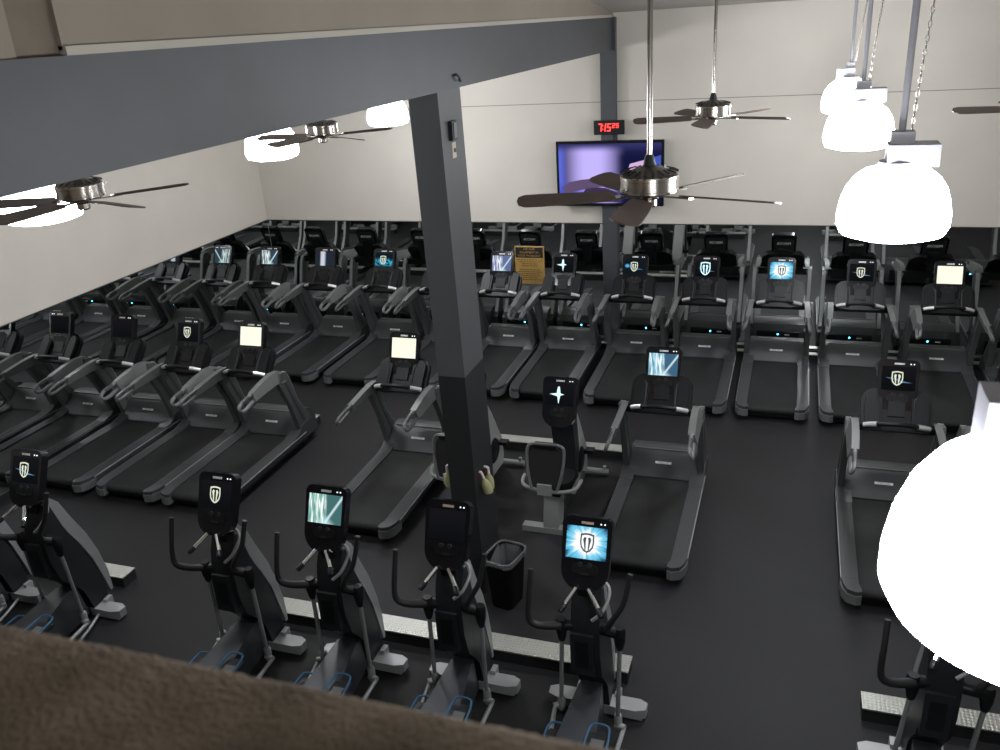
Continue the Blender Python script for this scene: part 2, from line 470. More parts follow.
# ------------------------------------------------------------------ shared display head
def head_meshes():
    H = {}
    o = [(u, v - .015) for u, v in rrect(0.368, 0.52, 0.055, 6, 0.13)]
    o = [(u * (1.0 if v > -.05 else 1.0 - 0.10 * min(1, (-.05 - v) / .2)), v) for u, v in o]
    H['shell'] = MB().prism(o, -0.045, 0.03, 'xy', bev=0.014, seg=3).mesh('display')
    H['screen'] = MB().quad([(-.150, -.052, .0315), (.150, -.052, .0315), (.150, .178, .0315), (-.150, .178, .0315)]).mesh('screen', False)
    kb = MB()
    kb.prism(rrect(.20, .07, .03), .030, .036, 'xy', mt=T(0, -.125, 0), bev=.003)
    H['keypad'] = kb.mesh('keypad')
    H['button'] = MB().lathe([(0, .040), (.016, .040), (.019, .036), (.019, .03)], 14).mesh('button')
    H['slot'] = MB().box(-.03, .03, -.165, -.150, .03, .038, bev=.003).mesh('stop_button')
    top = MB().box(-.045, .045, .196, .214, .030, .034, bev=.002)
    H['badge'] = top.mesh('brand_badge')
    sp = MB()
    for u in (.10, .128): sp.lathe([(0, .034), (.005, .034), (.006, .030)], 10, mt=T(u, .205, 0))
    H['dot'] = sp.mesh('indicator')
    sh = [(-.05, .06), (-.025, .066), (0, .069), (.025, .066), (.05, .06), (.052, .0), (.045, -.035), (.025, -.06), (0, -.072), (-.025, -.06), (-.045, -.035), (-.052, 0)]
    rm = MB()
    n = len(sh)
    L0 = [rm.bm.verts.new((u, v, .033)) for u, v in sh]
    L1 = [rm.bm.verts.new((u * .80, v * .82, .033)) for u, v in sh]
    for i in range(n): rm.bm.faces.new((L0[i], L0[(i + 1) % n], L1[(i + 1) % n], L1[i]))
    for sx in (-1, 1):
        rm.prism([(sx * .008, -.05), (sx * .016, -.052), (sx * .022, -.01), (sx * .030, .022), (sx * .020, .040), (sx * .006, .034), (sx * .010, .01)], .0325, .0335, 'xy')
    H['shield'] = rm.mesh('emblem', False)
    st = MB()
    st.prism([(-.095, 0), (-.02, .012), (-.012, .07), (0, .085), (.012, .07), (.02, .012), (.06, 0), (.02, -.012), (.004, -.10), (-.012, -.02)], .0325, .0335, 'xy')
    H['spark'] = st.mesh('emblem', False)
    fl = MB().prism([(-.12, .02), (-.02, .012), (.03, -.01), (.12, -.025), (.03, -.025), (-.02, -.004)], .0322, .0328, 'xy')
    H['flare'] = fl.mesh('emblem_flare', False)
    H['backplate'] = MB().prism(rrect(.30, .27, .03), -.062, -.045, 'xy', mt=T(0, .05, 0), bev=.004).mesh('back_panel')
    return H
HEAD = head_meshes()
TXT_TOP = text_mesh('PRECOR', 0.024, 0.0006, 0.0006)
TXT_BACK = text_mesh('PRECOR', 0.055, 0.0008, 0.0015)
# screen kind -> (screen material, emblem mesh, emblem material, flare)
LOOK = {
    'cream': ('cream', None, None, 0), 'off': ('off', None, None, 0), 'streaks': ('streaks', None, None, 0),
    'streaks_green': ('streaks_green', None, None, 0), 'dim_streaks': ('dim_streaks', None, None, 0), 'streaks_blue': ('streaks_blue', None, None, 0),
    'white_band': ('white_band', None, None, 0), 'burst': ('burst', 'shield', 'dark', 0),
    'shield': ('off', 'shield', 'cream', 0), 'shield_flare': ('off', 'shield', 'cream', 1), 'shield_glint': ('glint', 'shield', 'cream', 1),
    'splash': ('blue_splash', 'shield', 'cream', 0), 'spark': ('off', 'spark', 'cyan', 0), 'shield_big': ('off', 'shield', 'cyan', 1),
}
def add_head(parent, mt, look, badge='badge'):
    d = link('display', HEAD['shell'], M['gloss'], parent, mt)
    sm, em, ec, fl = LOOK[look]
    link('screen', HEAD['screen'], SM[sm], d)
    link('keypad', HEAD['keypad'], M['black'], d)
    for sx in (-1, 1): link('button', HEAD['button'], M['charcoal'], d, T(sx * .035, -.095, 0))
    link('stop_button', HEAD['slot'], M['charcoal'], d)
    link('brand_badge', HEAD['badge'], M[badge], d)
    link('indicator', HEAD['dot'], M['led_w'], d)
    link('brand_lettering', TXT_TOP, M['letter'], d, T(0, .205, .0342))
    link('back_panel', HEAD['backplate'], M['charcoal'], d)
    link('brand_lettering', TXT_BACK, M['badge'], d, T(0, .10, -.0625) @ RY(PI))
    if em:
        s = 1.35 if look == 'shield_big' else 1.0
        k = link('emblem', HEAD[em], G[ec], d, T(-.012 if look != 'burst' else .005, .065, 0) @ Matrix.Diagonal((s, s, 1, 1)))
    if fl: link('emblem_flare', HEAD['flare'], G['blue'], d, T(0, .05, -.0002))
    return d

# ------------------------------------------------------------------ treadmill
def tm_meshes():
    t = {}
    t['deck'] = (MB().box(-.40, .40, -.10, 2.0, .045, .165, bev=.01)
                 .box(-.36, -.28, -.02, .08, 0, .05).box(.28, .36, -.02, .08, 0, .05)
                 .box(-.38, -.28, 1.75, 1.90, 0, .05).box(.28, .38, 1.75, 1.90, 0, .05)).mesh('deck')
    prof = [(1.62, .10), (1.62, .186), (-.09, .186), (-.12, .180), (-.145, .160), (-.15, .135), (-.14, .11), (-.11, .09)]
    t['belt'] = MB().prism(prof, -.305, .305, 'yz').mesh('belt', True, .9)
    for s, nm in ((-1, 'L'), (1, 'R')):
        out = [(.306, 1.66), (.306, -.06), (.285, -.14), (.285, -.185), (.33, -.20), (.40, -.17), (.435, -.09), (.447, .02), (.447, 1.66)]
        o2 = [(s * u, v) for u, v in out]
        t['rail' + nm] = MB().prism(o2, .12, .205, 'xy', bev=.008).mesh('side_rail')
        gr = MB()
        for k in range(4): gr.box(min(s * (.33 + k * .024), s * (.342 + k * .024)), max(s * (.33 + k * .024), s * (.342 + k * .024)), .0, 1.5, .204, .2075)
        t['groove' + nm] = gr.mesh('tread_ridges', False)
        cap = [(.285, -.13), (.285, -.195), (.33, -.212), (.405, -.182), (.445, -.10), (.455, .03), (.450, .03), (.42, -.07)]
        t['cap' + nm] = MB().prism([(s * u, v) for u, v in cap], .075, .165, 'xy', bev=.008).mesh('end_cap')
        t['edge' + nm] = MB().box(min(s * .447, s * .452), max(s * .447, s * .456), .0, 1.75, .184, .196).mesh('edge_strip', False)
        # cowl joining rail, hood and upright
        cw = [(1.46, .12), (1.46, .207), (1.60, .235), (1.70, .31), (1.90, .33), (2.02, .27), (2.06, .12)]
        t['cowl' + nm] = MB().prism(cw, min(s * .30, s * .45), max(s * .30, s * .45), 'yz', bev=.018, seg=3).mesh('cowl')
        # upright: leaning flat post
        up = [(1.93, .24), (1.66, .26), (1.54, .66), (1.36, 1.02), (1.42, 1.14), (1.53, 1.12), (1.59, 1.02), (1.71, .66), (1.93, .34)]
        t['upright' + nm] = MB().prism(up, min(s * .378, s * .442), max(s * .378, s * .442), 'yz', bev=.018, seg=3).mesh('upright')
        t['inlay' + nm] = MB().prism([(1.80, .36), (1.76, .36), (1.61, .68), (1.47, 1.00), (1.51, 1.00), (1.65, .68)], min(s * .374, s * .446), max(s * .374, s * .446), 'yz', bev=.003).mesh('upright_inlay')
        fs = [(1.935, .34), (1.925, .34), (1.705, .665), (1.585, 1.03), (1.525, 1.125), (1.54, 1.125), (1.60, 1.03), (1.72, .665)]
        t['strip' + nm] = MB().prism(fs, min(s * .384, s * .436), max(s * .384, s * .436), 'yz', bev=.003).mesh('front_strip')
        # handrail
        hx = s * .400
        hr = MB()
        pl = [(.86, 1.02), (.86, 1.118), (1.10, 1.155), (1.32, 1.175), (1.44, 1.165), (1.53, 1.12), (1.58, 1.04), (1.46, 1.00), (1.36, 1.035), (1.10, 1.03)]
        hr.prism(pl, min(hx - .034, hx + .034), max(hx - .034, hx + .034), 'yz', bev=.020, seg=3)
        loop = [(hx, .92, 1.108), (hx, .78, 1.095), (hx, .66, 1.080), (hx, .585, 1.050), (hx, .60, 1.005), (hx, .68, .995), (hx, .80, 1.015), (hx, .92, 1.035)]
        hr.tube(loop, .0195, 10, 4)
        for v in hr.bm.verts: v.co.x -= s * (v.co.z - 1.05) * .30
        t['handrail' + nm] = hr.mesh('handrail')
        t['grippad' + nm] = MB().tube([(hx - s * .014, .80, 1.098), (hx - s * .012, .72, 1.089), (hx - s * .006, .66, 1.080)], .0208, 10, 3).mesh('grip_pad')
        # chrome pulse sensor on the front bar
        t['sensor' + nm] = MB().tube([(s * .175, 1.262, 1.198), (s * .23, 1.29, 1.178), (s * .285, 1.322, 1.154)], .0245, 10, 3).mesh('pulse_sensor')
        pod = rrect(.15, .33, .07, 5, .03)
        t['pod' + nm] = (MB().prism(pod, -.01, .035, 'xy', mt=T(s * .205, 1.468, 1.270) @ RX(math.radians(48)), bev=.018, seg=3)).mesh('accessory_pod')
        t['rib' + nm] = (MB().tube([(s * .155, -.15, .037), (s * .155, .06, .037), (s * .18, .12, .037)], .008, 8, 3, mt=T(0, 1.468, 1.270) @ RX(math.radians(48)))).mesh('pod_rib')
    t['hood'] = MB().prism([(1.60, .06), (1.585, .20), (1.61, .235), (1.755, .41), (1.82, .435), (1.96, .435), (2.07, .39), (2.14, .28), (2.15, .06)], -.37, .37, 'yz', bev=.02, seg=3).mesh('motor_hood')
    t['hoodline'] = MB().box(-.33, .33, 1.80, 1.815, .425, .441, bev=.003).mesh('hood_trim')
    t['hoodback'] = MB().prism([(2.10, .10), (2.145, .30), (2.165, .29), (2.17, .10)], -.31, .31, 'yz', bev=.01).mesh('front_panel')
    mt = T(0, 1.69, .331) @ RX(math.radians(50.3)) @ T(0, 0, .003)
    t['badge'] = MB().box(-.088, .088, -.013, .013, 0, .004, bev=.002, mt=mt).mesh('brand_badge')
    t['_badge_mt'] = mt @ T(0, 0, .0045)
    t['led'] = MB().lathe([(0, .012), (.010, .010), (.014, 0)], 12, mt=T(0, 2.163, .255) @ RX(-PI / 2)).mesh('status_light')
    t['front_badge'] = MB().box(.10, .17, 2.158, 2.172, .245, .262).mesh('front_badge', False)
    bar = [(-.40, 1.43, 1.10), (-.34, 1.36, 1.125), (-.18, 1.265, 1.195), (0, 1.232, 1.222), (.18, 1.265, 1.195), (.34, 1.36, 1.125), (.40, 1.43, 1.10)]
    t['bar'] = MB().tube(bar, .022, 12, 4).mesh('front_bar')
    o = rrect(.63, .42, .13, 7, .05)
    t['dash'] = MB().prism(o, -.06, .0, 'xy', mt=T(0, 1.475, 1.262) @ RX(math.radians(48)), bev=.02, seg=3).mesh('dash')
    t['neck'] = MB().prism([(1.50, 1.10), (1.42, 1.22), (1.50, 1.34), (1.62, 1.50), (1.68, 1.45), (1.62, 1.15)], -.075, .075, 'yz', bev=.018, seg=2).mesh('neck')
    t['cross'] = MB().box(-.37, .37, 1.46, 1.54, 1.03, 1.13, bev=.02).mesh('cross_brace')
    return t
TM = tm_meshes()
for k_ in ('deck', 'belt', 'railL', 'railR', 'grooveL', 'grooveR', 'capL', 'capR', 'edgeL', 'edgeR'):
    for v_ in TM[k_].vertices:
        if v_.co.y < .5: v_.co.y += .13 * min(1, (.5 - v_.co.y) / .5)
    TM[k_].update()
TXT_HOOD = text_mesh('PRECOR', 0.030, 0.0006, 0.0008)
TM_HEAD = T(0, 1.585, 1.478) @ RX(math.radians(70))
def treadmill(x, y, look, label, group, led=True, lite=False):
    r = empty('treadmill', (x, y, 0))
    tag(r, label, 'treadmill', group)
    link('deck', TM['deck'], M['black'], r)
    link('belt', TM['belt'], M['belt'], r)
    for s in 'LR':
        rl = link('side_rail', TM['rail' + s], M['rail'], r)
        link('tread_ridges', TM['groove' + s], M['tg'], rl)
        link('end_cap', TM['cap' + s], M['tl'], rl)
        link('edge_strip', TM['edge' + s], M['silver'], rl)
        link('cowl', TM['cowl' + s], M['tg'], r)
        u = link('upright', TM['upright' + s], M['post'], r)
        link('upright_inlay', TM['inlay' + s], M['rail'], u)
        link('front_strip', TM['strip' + s], M['silver'], u)
        h = link('handrail', TM['handrail' + s], M['tl'], r)
        link('grip_pad', TM['grippad' + s], M['tg'], h)
    hd = link('motor_hood', TM['hood'], M['tg'], r)
    link('brand_badge', TM['badge'], M['badge'], hd)
    link('brand_lettering', TXT_HOOD, M['letter'], hd, TM['_badge_mt'])
    link('hood_trim', TM['hoodline'], M['tl'], hd)
    fp = link('front_panel', TM['hoodback'], M['black'], hd)
    if led: link('status_light', TM['led'], M['led'], hd)
    link('front_badge', TM['front_badge'], M['badge'], hd)
    b = link('front_bar', TM['bar'], M['black'], r)
    for s in 'LR': link('pulse_sensor', TM['sensor' + s], M['sensor'], b)
    d = link('dash', TM['dash'], M['black'], r)
    for s in 'LR':
        link('accessory_pod', TM['pod' + s], M['black'], d)
        link('pod_rib', TM['rib' + s], M['charcoal'], d)
    link('cross_brace', TM['cross'], M['black'], r)
    link('neck', TM['neck'], M['black'], r)
    add_head(r, TM_HEAD, look)
    return r

Y1, Y2 = 10.409, 6.813
gb = 'treadmills in the long row along the back mirror'
row1 = [(-8.25, 'dim_streaks', 'treadmill in the mirrored left corner of the back row, pale streaks on screen'),
        (-7.20, 'white_band', 'back row treadmill second from the left corner, white band on dark screen'),
        (-6.133, 'splash', 'back row treadmill with blue splash and shield on its screen'),
        (-5.14, 'off', 'back row treadmill hidden mostly behind the grey steel column'),
        (-4.147, 'streaks_blue', 'back row treadmill with pale blue streaked screen, just left of the gold notice'),
        (-3.172, 'spark', 'back row treadmill with a star-shaped spark on its screen, right of the gold notice'),
        (-2.107, 'shield_glint', 'back row treadmill beside the wall column under the television, shield on screen'),
        (-1.097, 'shield_big', 'back row treadmill with the large cropped shield on its screen'),
        (-0.085, 'burst', 'back row treadmill with bright white and blue burst on its screen'),
        (0.939, 'shield_flare', 'back row treadmill directly below the bright hanging lamp, faint shield on screen'),
        (2.001, 'cream', 'back row treadmill with a blank white screen, right of the hanging lamp'),
        (3.05, 'off', 'back row treadmill cut off by the right edge of the picture')]
for i, (x, lk, lb) in enumerate(row1): treadmill(x, Y1, lk, lb, gb)
gl = 'treadmills in the short row by the left mirror'
treadmill(-8.20, Y2, 'off', 'left row treadmill with unlit screen standing against the left mirror', gl)
treadmill(-7.165, Y2, 'shield', 'left row treadmill with shield screen, middle of the three by the left mirror', gl)
treadmill(-6.235, Y2, 'cream', 'left row treadmill with blank cream screen at the open right end of its row', gl)
gs = 'treadmills standing in the middle of the floor'
treadmill(-4.129, 6.736, 'cream', 'single treadmill with blank cream screen left of the grey steel column', gs)
treadmill(-1.165, 6.718, 'streaks', 'single treadmill with light streaks on screen right of the exercise bikes', gs)
treadmill(1.075, 6.73, 'shield_flare', 'middle row treadmill with shield screen, left of the nearest hanging lamp', gs)
treadmill(2.09, 6.73, 'off', 'middle row treadmill hidden behind the nearest hanging lamp', gs)
treadmill(3.11, 6.73, 'off', 'middle row treadmill outside the right edge, seen only in the mirror', gs)

# ------------------------------------------------------------------ elliptical
def el_meshes():
    t = {}
    # origin on the floor under the stabiliser foot (absolute y 5.0)
    sh = [(-.20, 1.38), (-.11, 1.28), (-.03, 1.08), (.08, .84), (.155, .60), (.20, .36), (.205, .14), (.175, .14), (.13, .34), (.07, .58), (-.02, .80), (-.12, 1.00), (-.21, 1.20), (-.25, 1.34)]
    t['shroud'] = (MB().prism(sh, -.085, .100, 'yz', bev=.015, seg=3)).mesh('shroud')
    body = [(-.27, 1.32), (-.21, 1.30), (-.14, 1.05), (-.05, .82), (.035, .58), (.095, .34), (.12, .13), (-.06, .10), (-.12, .34), (-.20, .46), (-.30, .58), (-.36, .80), (-.37, 1.02), (-.33, 1.20)]
    t['tower'] = MB().prism(body, -.095, .108, 'yz', bev=.02, seg=3).mesh('tower')
    t['pocket'] = MB().box(-.095, .07, -.395, -.25, .66, 1.00, bev=.02, seg=3).mesh('bottle_pocket')
    t['pocketin'] = MB().box(-.06, .035, -.400, -.39, .72, .94, bev=.004).mesh('pocket_opening')
    wed = [(-.10, .10), (-.16, .40), (-.24, .42), (-.60, .36), (-1.05, .34), (-1.35, .44), (-1.62, .42), (-1.78, .25), (-1.78, .06), (-.10, .06)]
    cv = MB()
    # tapered cover: narrow at the front, wide at the rear
    L = []
    for u, v in wed:
        w = .07 + min(1, max(0, (-u - .1) / 1.2)) * .14
        L.append((cv.bm.verts.new((-w, u, v)), cv.bm.verts.new((w, u, v))))
    cv.bm.faces.new([a for a, b in L]); cv.bm.faces.new([b for a, b in L][::-1])
    for i in range(len(L)):
        j = (i + 1) % len(L)
        cv.bm.faces.new((L[i][0], L[i][1], L[j][1], L[j][0]))
    cv._bev(list(cv.bm.verts), .022, 3)
    t['cover'] = cv.mesh('drive_cover')
    for s, nm in ((-1, 'L'), (1, 'R')):
        # stabiliser half
        o = [(s * .06, -.07), (s * .30, -.075), (s * .375, -.045), (s * .38, .03), (s * .32, .06), (s * .06, .06)]
        t['foot' + nm] = (MB().prism(o, .025, .105, 'xy', bev=.02, seg=3).box(min(s * .13, s * .17), max(s * .13, s * .17), .03, .11, .06, .14, bev=.008)
                          .box(min(s * .27, s * .35), max(s * .27, s * .35), -.05, .03, 0, .03)).mesh('stabilizer_foot')
        ax = -.165 if s < 0 else .245
        bx = -.205 if s < 0 else .215
        bz = .25 if s < 0 else .17
        if s < 0: gp = [(-.355, -.385, 1.49), (-.362, -.43, 1.32), (-.368, -.455, 1.18), (-.350, -.46, 1.105), (-.28, -.435, 1.068), (-.165, -.375, 1.045)]
        else: gp = [(.325, -.375, 1.55), (.285, -.42, 1.34), (.215, -.445, 1.21), (.175, -.43, 1.12), (.195, -.38, 1.07), (.245, -.34, 1.04)]
        t['arm' + nm] = MB().tube(gp, [.018, .019, .020, .023, .028, .032], 12, 5).mesh('moving_handlebar')
        t['joint' + nm] = MB().lathe([(0, 1.085), (.032, 1.085), (.042, 1.06), (.040, .98), (.026, .91), (.021, .90), (0, .90)], 18, x=ax, y=-.35).mesh('pivot_joint')
        t['axle' + nm] = MB().tube([(0, -.31, 1.03), (ax, -.35, 1.03)], .040, 14).mesh('pivot_axle')
        t['lever' + nm] = MB().tube([(ax, -.35, .93), ((ax + bx) / 2, -.32, .60), (bx, -.29, bz + .05)], .0165, 12).mesh('lever_arm')
        t['knuckle' + nm] = (MB().lathe([(0, bz + .08), (.026, bz + .08), (.030, bz + .06), (.030, bz - .03), (.022, bz - .05), (0, bz - .05)], 14, x=bx, y=-.285)
                             .tube([(bx - .02, -.29, bz - .01), (bx + s * .055, -.31, bz - .01)], .024, 12)).mesh('knuckle')
        t['link' + nm] = MB().tube([(bx + s * .045, -.31, bz - .02), (bx + s * .025, -.52, bz - .06), (bx - s * .02, -.95, .17)], [.017, .018, .018], 10).mesh('pedal_link')
        px = s * .15
        po = -.12
        ped = [(px - .075, -.50 + po), (px - .06, -.46 + po), (px + .06, -.46 + po), (px + .075, -.50 + po), (px + .08, -.86 + po), (px + .05, -.92 + po), (px - .05, -.92 + po), (px - .08, -.86 + po)]
        zt = .27 if s < 0 else .33
        t['pedal' + nm] = MB().prism(ped, zt, zt + .03, 'xy', bev=.008).mesh('pedal')
        t['rim' + nm] = MB().tube([(px - .078, -.84 + po, zt + .045), (px - .078, -.66 + po, zt + .055), (px - .070, -.49 + po, zt + .07), (px - .04, -.45 + po, zt + .08), (px + .04, -.45 + po, zt + .08), (px + .070, -.49 + po, zt + .07), (px + .078, -.66 + po, zt + .055), (px + .078, -.84 + po, zt + .045)], .0085, 8, 3).mesh('pedal_rim')
        t['pgrip' + nm] = MB().box(px - .045, px + .045, -.84 + po, -.54 + po, zt + .028, zt + .036, bev=.003).mesh('pedal_tread')
        t['fixed' + nm] = MB().tube([(s * .042, -.385, 1.385), (s * .085 + .012, -.45, 1.35), (s * .118 + .022, -.505, 1.325)], .0155, 10).mesh('pulse_grip')
        t['tip' + nm] = MB().tube([(s * .115 + .021, -.50, 1.327), (s * .130 + .024, -.53, 1.315), (s * .138 + .025, -.55, 1.305)], [.021, .022, .018], 10, 2).mesh('grip_tip')
        t['base' + nm] = MB().tube([(s * .12, 0, .05), (s * .22, -.35, .03), (s * .27, -.80, .025), (s * .26, -1.30, .03), (s * .18, -1.72, .04)], .014, 10, 5).mesh('base_rail')
    t['rear'] = (MB().box(-.30, .30, -1.86, -1.74, .02, .08, bev=.015)).mesh('rear_foot')
    t['loop'] = MB().tube([(.06, -.24, 1.36), (.14, -.26, 1.36), (.165, -.29, 1.30), (.13, -.36, 1.20), (.06, -.38, 1.13)], .013, 10, 4).mesh('frame_loop')
    t['neck'] = MB().prism([(-.30, 1.26), (-.33, 1.40), (-.26, 1.56), (-.18, 1.56), (-.17, 1.30)], -.055, .055, 'yz', bev=.015).mesh('neck')
    return t
EL = el_meshes()
EL_HEAD = T(.005, -.245, 1.595) @ RX(math.radians(67)) @ Matrix.Diagonal((.925, .95, .95, 1))
def elliptical(x, look, label, badge='badge', rot=0):
    r = empty('elliptical_trainer', (x, 5.0, 0), rot)
    tag(r, label, 'elliptical trainer', 'elliptical trainers in the row nearest the balcony')
    link('shroud', EL['shroud'], M['shroud'], r)
    tw = link('tower', EL['tower'], M['charcoal'], r)
    pk = link('bottle_pocket', EL['pocket'], M['charcoal'], r)
    link('pocket_opening', EL['pocketin'], M['black'], pk)
    link('drive_cover', EL['cover'], M['drive'], r)
    link('rear_foot', EL['rear'], M['silver'], r)
    link('neck', EL['neck'], M['black'], r)
    link('frame_loop', EL['loop'], M['silver'], r)
    for s in 'LR':
        link('stabilizer_foot', EL['foot' + s], M['silver'], r)
        a = link('moving_handlebar', EL['arm' + s], M['grip'], r)
        link('pivot_joint', EL['joint' + s], M['black'], a)
        link('pivot_axle', EL['axle' + s], M['black'], a)
        lv = link('lever_arm', EL['lever' + s], M['shroud'], r)
        link('knuckle', EL['knuckle' + s], M['silver'], lv)
        link('pedal_link', EL['link' + s], M['silver'], r)
        p = link('pedal', EL['pedal' + s], M['charcoal'], r)
        link('pedal_rim', EL['rim' + s], M['blue'], p)
        link('pedal_tread', EL['pgrip' + s], M['tl'], p)
        g = link('pulse_grip', EL['fixed' + s], M['chrome'], r)
        link('grip_tip', EL['tip' + s], M['black'], g)
        if x < -6 and s == 'R': link('base_rail', EL['base' + s], M['silver'], r)
    add_head(r, EL_HEAD, look, badge)
    return r
elliptical(-7.03, 'off', 'elliptical trainer at the far left, only its grey shroud and grips in the picture')
elliptical(-6.05, 'shield_flare', 'elliptical trainer on the left seen side on, shield with blue flare on screen')
elliptical(-4.12, 'shield', 'elliptical trainer with a plain shield on a black screen, left of the streaked screen one')
elliptical(-3.16, 'streaks_green', 'elliptical trainer with greenish light streaks on its screen')
elliptical(-2.18, 'off', 'elliptical trainer with unlit screen in front of the steel column', 'badge_red')
elliptical(-1.17, 'burst', 'elliptical trainer with bright white and blue shield burst on its screen', 'badge_red')
elliptical(1.06, 'off', 'elliptical trainer at the lower right beneath the nearest hanging lamp')
elliptical(2.05, 'off', 'elliptical trainer beyond the lower right edge behind the lamp')

# ------------------------------------------------------------------ recumbent bikes (origin: floor, absolute y 7.30 = rear foot)
def bk_meshes():
    t = {}
    t['rearfoot'] = MB().box(-.31, .31, -.05, .05, .0, .065, bev=.015, seg=3).mesh('rear_foot')
    t['frontfoot'] = MB().tube([(-.33, 1.28, .045), (0, 1.26, .06), (.33, 1.28, .045)], .035, 12).box(-.30, -.27, 1.26, 1.30, .07, .12, bev=.006).box(.27, .30, 1.26, 1.30, .07, .12, bev=.006).mesh('front_foot')
    t['spine'] = MB().prism([(0, .06), (.0, .14), (.25, .20), (.75, .20), (1.25, .16), (1.25, .06)], -.055, .055, 'yz', bev=.018).mesh('spine')
    post = MB().prism([(-.045, .05), (-.03, .20), (.02, .42), (.24, .44), (.20, .22), (.16, .05)], -.08, .08, 'yz', bev=.02, seg=3)
    t['post'] = post.mesh('seat_post')
    t['carriage'] = MB().box(-.10, .10, .0, .30, .42, .48, bev=.015).mesh('seat_carriage')
    t['seat'] = MB().prism(rrect(.40, .34, .12), .48, .56, 'xy', mt=T(0, .20, 0), bev=.025, seg=3).mesh('seat')
    mtb = T(-.03, -.05, .78) @ RX(math.radians(75))
    bp = rrect(.34, .42, .08)
    t['backpad'] = MB().prism(bp, -.012, .012, 'xy', mt=mtb, bev=.006).mesh('back_mesh')
    loop = [(-.13, -.23), (-.165, -.10), (-.19, .08), (-.185, .20), (-.13, .235), (0, .238), (.13, .235), (.185, .20), (.19, .08), (.165, -.10), (.13, -.23)]
    t['backframe'] = MB().tube([mtb @ Vector((u, v, .012)) for u, v in loop], .0155, 10, 3).mesh('back_frame')
    t['bracket'] = MB().box(-.105, .045, -.13, -.08, .50, .62, bev=.012).mesh('back_bracket')
    t['topgrip'] = MB().box(-.15, .09, -.04, .04, .985, 1.02, bev=.01).mesh('top_edge')
    hb = [(-.29, .22, .60), (-.30, .05, .585), (-.26, -.06, .56), (-.10, -.09, .53), (.10, -.09, .53), (.26, -.06, .56), (.30, .05, .585), (.29, .22, .60)]
    t['handles'] = MB().tube(hb, .018, 10, 4).mesh('side_handlebar')
    for s, nm in ((-1, 'L'), (1, 'R')):
        t['hgrip' + nm] = MB().tube([(s * .29, .24, .603), (s * .302, .10, .592)], .0225, 10).mesh('hand_grip')
        t['crank' + nm] = MB().tube([(s * .10, .92, .38), (s * .12, .92 + s * .13, .38 + s * .05)], .014, 8).mesh('crank')
        t['pedal' + nm] = MB().box(min(s * .12, s * .22), max(s * .12, s * .22), .87 + s * .13, .97 + s * .13, .36 + s * .05, .40 + s * .05, bev=.008).mesh('pedal')
    shp = [(.62, .10), (.66, .34), (.74, .62), (.70, .98), (.80, 1.02), (.92, .86), (1.06, .64), (1.20, .42), (1.24, .18), (1.20, .08)]
    t['shroud'] = MB().prism(shp, -.095, .095, 'yz', bev=.025, seg=3).mesh('shroud')
    t['disc'] = MB().lathe([(0, .112), (.13, .112), (.15, .10), (.15, -.10), (.13, -.112), (0, -.112)], 28, mt=T(0, .92, .38) @ RY(PI / 2)).mesh('crank_disc')
    t['inner'] = MB().prism([(.57, .30), (.60, .66), (.52, 1.00), (.70, 1.04), (.76, .62), (.68, .28)], -.12, .12, 'yz', bev=.02).mesh('front_cover')
    t['neck'] = MB().prism([(.66, .94), (.52, 1.10), (.50, 1.30), (.56, 1.34), (.68, 1.16), (.80, 1.00)], -.045, .045, 'yz', bev=.015).mesh('neck')
    t['fhandle'] = MB().tube([(-.20, .30, 1.02), (-.21, .42, 1.06), (-.12, .55, 1.07), (.12, .55, 1.07), (.21, .42, 1.06), (.20, .30, 1.02)], .015, 10, 4).mesh('front_handlebar')
    return t
BK = bk_meshes()
def bike(x, look, label):
    r = empty('exercise_bike', (x, 7.30, 0)); tag(r, label, 'exercise bike', 'recumbent exercise bikes right of the column')
    for k, nm, mm in (('rearfoot', 'rear_foot', 'bikegrey'), ('frontfoot', 'front_foot', 'bikegrey'), ('spine', 'spine', 'charcoal'), ('post', 'seat_post', 'bikegrey'),
                      ('carriage', 'seat_carriage', 'black'), ('seat', 'seat', 'black'), ('bracket', 'back_bracket', 'bikegrey'), ('shroud', 'shroud', 'bikegrey'),
                      ('inner', 'front_cover', 'charcoal'), ('neck', 'neck', 'tl')):
        link(nm, BK[k], M[mm], r)
    bf = link('back_frame', BK['backframe'], M['tl'], r)
    link('back_mesh', BK['backpad'], M['mesh_seat'], bf)
    link('top_edge', BK['topgrip'], M['black'], bf)
    hb = link('side_handlebar', BK['handles'], M['bikegrey'], r)
    dc = link('crank_disc', BK['disc'], M['black'], r)
    for s in 'LR':
        link('hand_grip', BK['hgrip' + s], M['grip'], hb)
        link('crank', BK['crank' + s], M['black'], dc)
        link('pedal', BK['pedal' + s], M['black'], dc)
    add_head(r, T(0, .49, 1.28) @ RX(math.radians(68)), look)
    return r
bike(-3.17, 'streaks', 'recumbent exercise bike standing partly behind the steel column')
bike(-2.15, 'spark', 'recumbent exercise bike in the open between column and treadmill, spark on screen')

